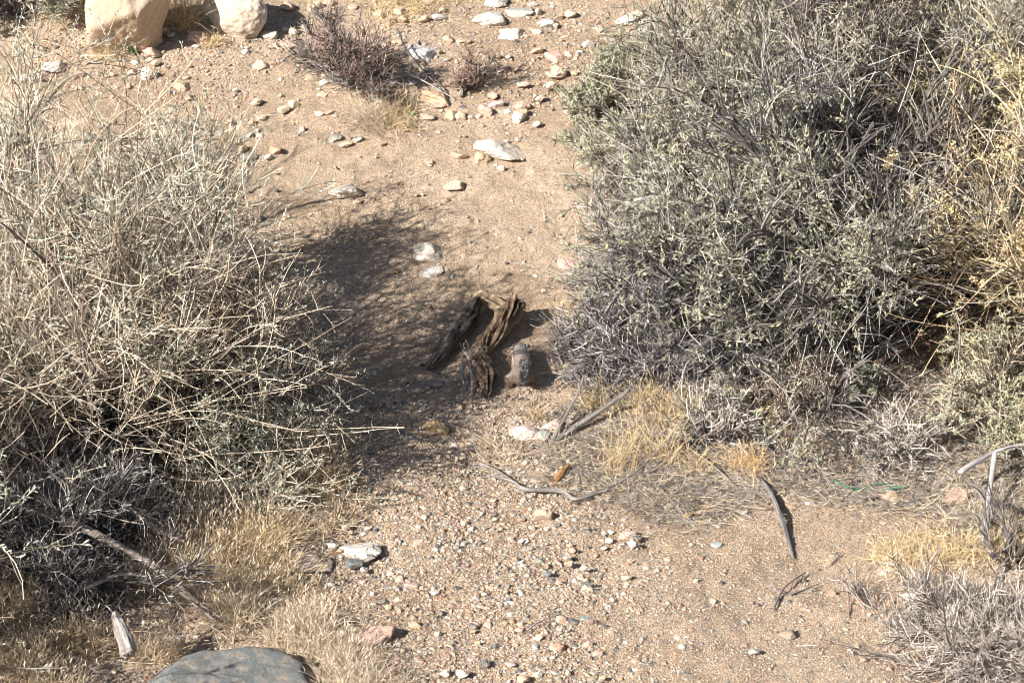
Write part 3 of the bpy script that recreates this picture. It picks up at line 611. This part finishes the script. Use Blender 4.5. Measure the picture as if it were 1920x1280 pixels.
wood('broken_stub', path([(868, 685, .06), (880, 694, .05), (886, 716, .035), (884, 744, .008)]), [.004, .009, .008, .004], [.004, .008, .008, .004], root, b1, ridge=.3, cols=((.2, .18, .16), (.5, .46, .42)), seed=44, n=50, m=14)
wood('broken_stub', path([(868, 704, .05), (866, 716, .04), (872, 736, .01)]), [.007, .006, .003], [.006, .006, .003], root, b1, ridge=.3, cols=((.2, .18, .16), (.5, .46, .42)), seed=45, n=40, m=12)
def stick(pp, r, label, cols=((.17, .15, .135), (.40, .36, .325)), twigs=0, tcol=GREY, group=None, name='dead_branch', forks=()):
    pa = path(pp); b = P(pp[0][0], pp[0][1]); m = len(pa); rr = np.asarray(r if np.ndim(r) else np.linspace(r, r * .5, m))
    V, Q, T, c = loft(pa, rr, rr, n=26 * (m - 1), m=12, ridge=.2, cols=cols, seed=int(pp[0][0]), rough=.18, gsc=3)
    g = Geo(); g.add(V, q=Q, t=T, c=c)
    for fk in forks:
        fp = path(fk[0]); V, Q, T, c = loft(fp, np.linspace(fk[1], fk[1] * .5, len(fp)), np.linspace(fk[1], fk[1] * .5, len(fp)), n=24 * (len(fp) - 1), m=10, ridge=.2, cols=cols, seed=7, rough=.18, gsc=3); g.add(V, q=Q, t=T, c=c)
    if twigs:
        cp = catmull(pa, 30)[None]; p, t, i = sample(cp, twigs, .2, 1)
        s = grow(p, t * .9 + R.normal(size=p.shape) * .6, R.uniform(.03, .12, twigs), 4, .15, .6, 0); add_tubes(g, s, .0018, .0008, tcol, 4)
    return tag(g.build(name, M_log, None, b, smooth=True), label, 'branch', group)
stick([(912, 892, .012), (960, 912, .02), (985, 925, .02), (1050, 928, .018), (1082, 940, .012), (1140, 924, .02), (1190, 900, .03), (1238, 868, .06)], [.004, .006, .0085, .008, .008, .006, .004, .002], 'long curved grey branch lying on the gravel', twigs=5)
stick([(1030, 836, .01), (1060, 822, .02), (1110, 800, .045), (1178, 775, .09)], [.008, .010, .010, .009], 'forked pale grey stick beside the pink rock pile', forks=[([(1036, 832, .02), (1062, 800, .05), (1085, 780, .1), (1094, 770, .14)], .006)], twigs=4)
stick([(1424, 902, .015), (1448, 940, .025), (1468, 990, .02), (1488, 1050, .008)], [.006, .009, .008, .004], 'dark grey stick standing out on the sand at the right', cols=((.11, .1, .1), (.3, .28, .27)), twigs=7, tcol=GREY * .8)
stick([(1290, 850, .03), (1340, 890, .03), (1385, 925, .015), (1400, 938, .01)], .005, 'thin grey stick in the litter left of the dark grey stick', twigs=4)
stick([(900, 868, .01), (935, 890, .012), (960, 905, .01)], .008, 'short shaded stick just above the curved grey branch')
stick([(980, 1192, .006), (1010, 1172, .012), (1052, 1156, .01)], .003, 'thin curved twig ending at a dark grey stone', cols=((.2, .18, .16), (.4, .36, .32)), name='twig')
stick([(1450, 1145, .006), (1470, 1110, .015), (1510, 1078, .012)], .004, 'forked dark twig on the right sand', cols=((.14, .12, .11), (.3, .26, .23)), twigs=6, name='twig')
stick([(1482, 1120, .006), (1535, 1094, .012)], .003, 'short dark twig right of the forked dark twig', cols=((.14, .12, .11), (.3, .26, .23)), name='twig')
stick([(1574, 1088, .008), (1588, 1110, .03), (1592, 1165, .008)], .003, 'thin reddish twig standing among crumbs at the lower right', cols=((.2, .12, .1), (.36, .24, .2)), twigs=5, tcol=REDB, name='twig')
stick([(1558, 1058, .006), (1580, 1038, .012)], .0025, 'tiny dark twig above the thin reddish twig', cols=((.14, .12, .11), (.3, .26, .23)), name='twig')
stick([(1795, 935, .10), (1862, 905, .12), (1925, 900, .14)], .010, 'pale grey branch reaching in from the right edge', cols=((.36, .33, .32), (.62, .58, .56)), forks=[([(1862, 905, .12), (1850, 975, .05), (1842, 1020, .01)], .009)], twigs=8)
stick([(60, 1115, .30), (150, 1110, .24), (225, 1122, .19), (300, 1135, .13), (370, 1160, .07), (430, 1178, .02)], [.013, .014, .013, .010, .007, .003], 'thick peeling grey branch sweeping out under the left shrub', cols=((.2, .165, .14), (.42, .36, .31)), twigs=12, forks=[([(160, 1180, .14), (240, 1140, .12), (320, 1150, .10), (405, 1180, .03)], .008)])
stick([(20, 960, .18), (130, 985, .24), (230, 1045, .20), (320, 1078, .14), (420, 1062, .07), (480, 1050, .03)], [.009, .009, .009, .008, .006, .004], 'long pinkish branch crossing the shaded grass at the left', cols=((.3, .22, .19), (.56, .44, .38)), twigs=26, tcol=STRAW)
stick([(20, 800, .28), (90, 800, .40), (190, 860, .38), (280, 900, .24), (350, 935, .12)], [.008, .007, .006, .005, .003], 'mauve arching cane over the front of the left shrub', cols=((.38, .29, .27), (.6, .48, .45)), twigs=12, tcol=STRAW)
stick([(280, 720, .42), (390, 735, .36), (470, 750, .27), (530, 760, .16)], [.006, .006, .005, .003], 'pale arching cane at the right of the left shrub', cols=((.38, .29, .22), (.6, .46, .35)), twigs=10, tcol=STRAW)
stick([(1690, 610, .0), (1700, 605, .1), (1730, 600, .2), (1790, 590, .34)], [.024, .022, .016, .01], 'dark crooked trunk showing in the gap of the largest shrub', cols=((.1, .09, .085), (.26, .235, .22)), twigs=8)
stick([(1600, 705, .0), (1720, 665, .06), (1800, 640, .12), (1925, 610, .2)], .013, 'reddish bare branch running to the right edge', cols=((.2, .13, .1), (.42, .28, .22)), twigs=6)
stick([(1690, 655, .08), (1730, 680, .09), (1760, 700, .06)], .008, 'short dark red stub in the shade of the largest shrub', cols=((.16, .06, .05), (.34, .15, .11)))
stick([(745, 95, .10), (765, 130, .08), (800, 160, .05), (835, 182, .02)], .004, 'dark crooked dead stick right of the reddish shrub', cols=((.1, .09, .09), (.24, .22, .21)), twigs=16, tcol=GREY * .8)
stick([(865, 185, .01), (872, 165, .03), (890, 150, .03)], .008, 'short bent grey stick in front of the small reddish shrub')
stick([(700, 190, .04), (760, 165, .06), (850, 190, .01)], .004, 'white grey dead stick low across the dark gap beside the reddish shrub', cols=((.32, .3, .29), (.6, .57, .54)), twigs=18, tcol=GREY * 1.6)
stick([(1040, 580, .01), (1080, 602, .03), (1110, 618, .05)], .0035, 'bleached thin stick right of the twisted root', cols=((.5, .42, .36), (.72, .64, .56)), name='twig')
# split weathered board at the bottom left
o = wood('split_post', path([(246, 1290, .11), (236, 1278, .16), (222, 1262, .20)]) + np.array([0, 0, 0]), [.022, .022, .012], [.03, .028, .016], None, P(240, 1285), ridge=.25, cols=((.2, .17, .15), (.46, .42, .38)), seed=61, gsc=4, n=60, m=36)
tag(o, 'weathered grey post stub leaning in the grass left of the big grey rock', 'post')
# brown wood chip
g = Geo(); cpth = path([(1036, 908, .008), (1050, 896, .02), (1066, 882, .02)]); V, Q, T, c = loft(cpth, np.array([.009, .012, .007]), np.array([.004, .006, .005]), n=40, m=16, ridge=.1, cols=((.25, .12, .05), (.4, .22, .1)), seed=3, rough=.1)
g.add(V, q=Q, t=T, c=c); tag(g.build('wood_chip', M_chip, None, P(1050, 895), True), 'reddish brown wood chip above the curved grey branch', 'wood chip')
# green stem / wire
g = Geo(); add_tubes(g, catmull(path([(1562, 908, .02), (1590, 922, .02), (1640, 922, .012), (1700, 922, .02)]), 30)[None], .0032, .0026, np.array([.09, .24, .17]), 6, 0)
add_tubes(g, catmull(path([(1600, 926, .01), (1650, 916, .02), (1700, 918, .01)]), 20)[None], .0022, .002, np.array([.09, .24, .17]), 6, 0)
tag(g.build('garden_wire', plain('green_coating', (.08, .22, .15)), None, P(1630, 922)), 'loose green wire lying in the litter', 'wire')
g = Geo(); p = P(773, 218); leaves(g, p + R.normal(size=(9, 3)) * .006 + [0, 0, .008], norm(R.normal(size=(9, 3))), .018, .012, (.03, .35, .12)); tag(g.build('plastic_scrap', plain('green_plastic', (.03, .35, .13)), None, p), 'tiny bright green scrap on the slope below the reddish shrub', 'scrap')
g = Geo(); p = P(250, 103); leaves(g, p + R.normal(size=(26, 3)) * [.012, .012, .008] + [0, 0, .015], norm(R.normal(size=(26, 3)) + [0, 0, 1]), .024, .012, (.10, .17, .05)); tag(g.build('green_weed', M_leaf, None, p), 'tiny fresh green weed at the foot of the left boulder', 'weed')
# ---------------------------------------------------------------- squirrel
def squirrel():
    base = P(978, 706); base[2] = ground(base[0], base[1], False) + .002
    root = empty('squirrel', base, 'small brown antelope squirrel with white side stripe seen from behind beside the root', 'squirrel'); root.rotation_euler = (rad(11), 0, rad(4)); root.scale = (1.28, 1.06, 1.08)
    J = [(0, -.052, .040, .030), (0, -.02, .050, .0315), (0, .02, .050, .0285), (0, .052, .049, .0255), (0, .074, .058, .0205), (0, .094, .066, .0205), (0, .112, .055, .0095), (0, .122, .051, .005),
         (-.026, -.046, .032, .020), (-.046, -.030, .022, .0125), (-.040, -.066, .012, .0065), (-.043, -.040, .004, .0055), (-.044, -.024, .003, .004),
         (.024, -.046, .032, .020), (.038, -.030, .022, .0125), (.030, -.066, .014, .0065), (.034, -.040, .004, .0055), (.035, -.024, .003, .004),
         (-.018, .050, .034, .011), (-.023, .044, .018, .007), (-.021, .060, .005, .0045), (-.022, .070, .003, .0035),
         (.018, .050, .034, .011), (.023, .044, .018, .007), (.021, .060, .005, .0045), (.022, .070, .003, .0035)]
    E = [(0, 1), (1, 2), (2, 3), (3, 4), (4, 5), (5, 6), (6, 7), (0, 8), (8, 9), (9, 10), (10, 11), (11, 12), (0, 13), (13, 14), (14, 15), (15, 16), (16, 17), (3, 18), (18, 19), (19, 20), (20, 21), (3, 22), (22, 23), (23, 24), (24, 25)]
    def skin(J, E, sub=3):
        me = bpy.data.meshes.new('tmp'); me.from_pydata([j[:3] for j in J], E, []); ob = bpy.data.objects.new('tmp', me); C.objects.link(ob)
        sk = ob.modifiers.new('s', 'SKIN'); ob.modifiers.new('b', 'SUBSURF').levels = sub
        for k, j in enumerate(J): me.skin_vertices[0].data[k].radius = (j[3], j[3])
        me.skin_vertices[0].data[0].use_root = True
        dg = bpy.context.evaluated_depsgraph_get(); m2 = bpy.data.meshes.new_from_object(ob.evaluated_get(dg)); bpy.data.objects.remove(ob)
        v = np.array([tuple(x.co) for x in m2.vertices]); f = [tuple(p.vertices) for p in m2.polygons]; nr = np.array([tuple(x.normal) for x in m2.vertices]); return v, np.array([a for a in f if len(a) == 4]), nr
    v, q, nr = skin(J, E)
    def furcol(v, nr):
        c = np.tile(np.array([.33, .25, .20]), (len(v), 1)); side = np.abs(v[:, 0])
        hd = v[:, 1] > .062; c[hd] = (.42, .38, .35)
        sh = (v[:, 1] > .02) & ~hd; c[sh] = (.34, .28, .24)
        fl = (nr[:, 2] < .35); c[fl] = (.40, .26, .18)
        st = (np.abs(v[:, 1] + .0) < .052) & (nr[:, 2] > .22) & (nr[:, 2] < .48) & (v[:, 2] > .035) & (side > .012); c[st] = (.72, .66, .58)
        be = nr[:, 2] < -.35; c[be] = (.6, .54, .47); ft = v[:, 2] < .011; c[ft] = (.55, .4, .3)
        eye = (v[:, 1] > .085) & (np.abs(v[:, 2] - .064) < .004) & (side > .012); c[eye] = (.55, .48, .4)
        return c
    g = Geo(); g.add(v, q=q, c=furcol(v, nr)); body = g.build('body', M_fur, root, smooth=True)
    # fur
    g = Geo(); k = R.integers(0, len(v), 9000); k = k[v[k, 2] > .008]; jt = R.normal(size=(len(k), 3)) * .0012
    back = np.array([0, -1, -.15]); leaves(g, v[k] + jt - nr[k] * .0008, norm(nr[k] * .45 + back), .0065, .0011, furcol(v[k], nr[k]), .22); g.build('fur', M_fur, body)
    # tail, bushy and grizzled, carried over the rump
    tp = catmull([(0, -.074, .034), (0, -.088, .05), (0, -.084, .072), (0, -.066, .089), (0, -.046, .094)], 30); ht = Geo(); add_tubes(ht, tp[None], .006, .004, np.array([.2, .18, .17]), 8, 0); tl = ht.build('tail', M_fur, root)
    g = Geo(); i = R.integers(0, 29, 3400); t = norm(tp[i + 1] - tp[i]); rn = R.normal(size=(len(i), 3)) * [1.5, .7, .7]; rn = norm(rn)
    cc = np.where(R.random((len(i), 1)) < .45, np.array([[.06, .06, .065]]), np.array([[.42, .41, .385]])); leaves(g, tp[i] + rn * .004, norm(t * .8 + rn * .75), .014, .0014, cc, .2); g.build('tail_fur', M_fur, tl)
    for s in (-1, 1):
        D, F = ICO[2]; g = Geo(); g.add(D * [.0038, .0025, .0062] + [s * .0125, .086, .077], t=F, c=np.array([.28, .2, .15])); g.build('ear', M_fur, root, smooth=True)
        g = Geo(); g.add(D * [.003, .004, .004] + [s * .0155, .101, .064], t=F, c=np.array([.01, .01, .01])); g.build('eye', plain('eye_dark', (.01, .01, .01), .1), root, smooth=True)
    g = Geo(); D, F = ICO[1]; g.add(D * .0026 + [0, .1275, .052], t=F, c=np.array([.12, .06, .05])); g.build('nose', M_fur, root, smooth=True)
    g = Geo(); s_ = grow(np.tile([[0, .122, .052]], (14, 1)), np.concatenate([np.sign(R.normal(size=(14, 1))), R.uniform(-.3, .5, (14, 1)), R.normal(size=(14, 1)) * .2], 1), .022, 3, .05, .3, 0, False); add_tubes(g, s_, .00025, .0001, np.array([.1, .1, .1])); g.build('whiskers', M_fur, root)
squirrel()
# ---------------------------------------------------------------- grass
tuft(1100, 600, 'golden dry grass tuft at the edge of the grey dead shrub behind the root', 260, .14, .22, .022)
tuft(1004, 786, 'dry grass tuft standing in front of the squirrel', 60, .11, .18, .012)
tuft(940, 852, 'pale fanning grass tuft left of the pink rock pile', 300, .09, .9, .045, col=STRAW * 1.15)
tuft(926, 842, 'few long pale blades leaning left of the pink rock pile', 16, .19, .18, .008, col=STRAW * 1.15, lean=(-.5, .1), r=.0013, seed=0)
for tx, ty, tl in ((1120, 770, 'slim golden tuft behind the forked stick'), (1205, 765, 'upright golden tuft under the left foot of the purple grey shrub'), (1290, 800, 'upright straw tuft below the purple grey shrub'), (1345, 775, 'golden tuft in the shade line of the largest shrub'), (1420, 800, 'tall golden tuft under the largest shrub'), (1500, 850, 'sparse golden tuft in the litter under the largest shrub'), (1160, 880, 'sparse straw tuft above the right end of the curved grey branch'), (1250, 860, 'golden tuft at the right tip of the curved grey branch')):
    tuft(tx, ty, tl, 130, .15, .32, .03, col=GOLD * R.uniform(.85, 1.05))
tuft(1310, 880, 'dry straw coloured tuft under the dead shrub', 110, .12, .5, .04)
tuft(1400, 880, 'orange dry tuft above the dark grey stick', 200, .12, .5, .03, col=GOLD * [1, .9, .8])
tuft(1190, 840, 'dry tuft right of the forked stick', 110, .14, .4, .05)
tuft(1255, 790, 'upright dry tuft at the base of the grey dead shrub', 200, .17, .3, .05)
tuft(1690, 1050, 'golden grass tuft under the open grey branches', 420, .10, .6, .045, col=GOLD * 1.05)
tuft(1780, 1040, 'golden grass tuft under the right end of the open grey branches', 520, .10, .6, .07, col=GOLD * 1.05)
tuft(1890, 1035, 'golden grass tuft at the right edge', 420, .12, .6, .06, col=GOLD * 1.05)
tuft(1840, 960, 'pale grass tuft below the pale grey branch', 360, .11, .7, .08, col=STRAW)
tuft(340, 50, 'golden dry plant growing between the two boulders', 420, .24, .25, .035, col=GOLD, lean=(0, -.1))
tuft(210, 108, 'thin golden grass at the left foot of the left boulder', 160, .12, .35, .03)
tuft(395, 84, 'small golden grass under the cream white boulder', 120, .08, .5, .02)
tuft(140, 20, 'golden grass beside the dark grey green shrub at the top', 520, .13, .5, .07)
tuft(760, 22, 'golden grass at the top behind the reddish shrub', 520, .12, .5, .09)
tuft(690, 232, 'dry pale grass at the base of the reddish shrub', 340, .16, .4, .045, col=STRAW)
tuft(740, 228, 'dry golden grass right of the reddish shrub base', 260, .14, .4, .05)
tuft(720, 245, 'long pale blades sweeping left from the reddish shrub base', 14, .26, .2, .01, col=STRAW * 1.1, lean=(-1, .3), r=.0013, seed=0)
def grass_field():
    g = Geo(); n = 60000; px = R.uniform(-60, 760, n); py = R.uniform(820, 1330, n)
    edge = np.interp(py, [820, 900, 960, 1010, 1080, 1130, 1200, 1330], [640, 640, 650, 600, 520, 560, 640, 720]) + R.normal(size=n) * 25
    up = np.interp(px, [-60, 300, 420, 640], [1040, 990, 860, 830]); k = (px < edge) & (py > up)
    k &= ((px - 430) / 165) ** 2 + ((py - 1300) / 75) ** 2 > 1
    px, py = px[k], py[k]; wp = P(px, py); dn = fbm(wp, 6, 3, 22); m = dn + R.normal(size=len(px)) * .16 > .02; wp = wp[m]; wp = wp[:13500]; n = len(wp)
    hh = .125 * (1 + .5 * noise(wp, 4, 9)); d = R.normal(size=(n, 3)) * .42 + [.12, 0, 1]; f = np.clip(.5 + fbm(wp, 5, 2, 5)[:, None] * .8, 0, 1)
    col = GOLD * (1 - f) + STRAW * 1.08 * f
    blades(g, wp - [0, 0, .003], d, hh * R.uniform(.4, 1.3, n), .0012, col, 4, .8, -.5, .18, 0)
    q = R.integers(0, n, 5500); pp = wp[q] + d[q] * (hh[q] * R.uniform(.7, 1.05, len(q)))[:, None]
    leaves(g, pp, norm(d[q] + R.normal(size=(len(q), 3)) * .35), .022, .0032, STRAW * 1.15)
    tag(g.build('dry_grass', M_grass), 'golden dry brome grass carpeting the bottom left', 'grass', kind='stuff')
grass_field()
def litter():
    g = Geo(); n = 60000; px = R.uniform(1020, 2000, n); py = R.uniform(690, 1010, n)
    low = np.interp(px, [1020, 1150, 1300, 1450, 1700, 2000], [900, 940, 985, 925, 950, 1080]) + R.normal(size=n) * 18; k = (py < low) & (py > np.interp(px, [1020, 1100, 1200, 2000], [800, 740, 690, 650]))
    wp = P(px[k], py[k]); n = len(wp); a = R.uniform(0, 6.28, n); d = np.stack([np.cos(a), np.sin(a), R.normal(size=n) * .18], -1)
    pal = np.array([STRAW, GREY * 1.2, (.60, .48, .32), (.22, .17, .13), GREY * .7]); c = pal[R.integers(0, 5, n)]
    h = n // 2; add_tubes(g, grow(wp[:h] + [0, 0, .004], d[:h], R.uniform(.02, .09, h), 3, .12, .7, 0), .0011, .0008, c[:h])
    leaves(g, wp[h:] + [0, 0, .005], norm(d[h:] + [0, 0, .15]), R.uniform(.008, .02, n - h), R.uniform(.003, .007, n - h), c[h:])
    # scattered straws over the rest of the ground
    n = 2600; px = R.uniform(380, 1950, n); py = R.uniform(20, 1300, n); wp = P(px, py); a = R.uniform(0, 6.28, n); d = np.stack([np.cos(a), np.sin(a), R.normal(size=n) * .1], -1)
    add_tubes(g, grow(wp + [0, 0, .003], d, R.uniform(.01, .05, n), 3, .1, .6, 0), .0009, .0006, pal[R.integers(0, 5, n)] * .9)
    tag(g.build('plant_litter', M_leaf), 'fallen straw, twigs and yellowish leaf litter under the right shrubs', 'litter', kind='stuff')
litter()
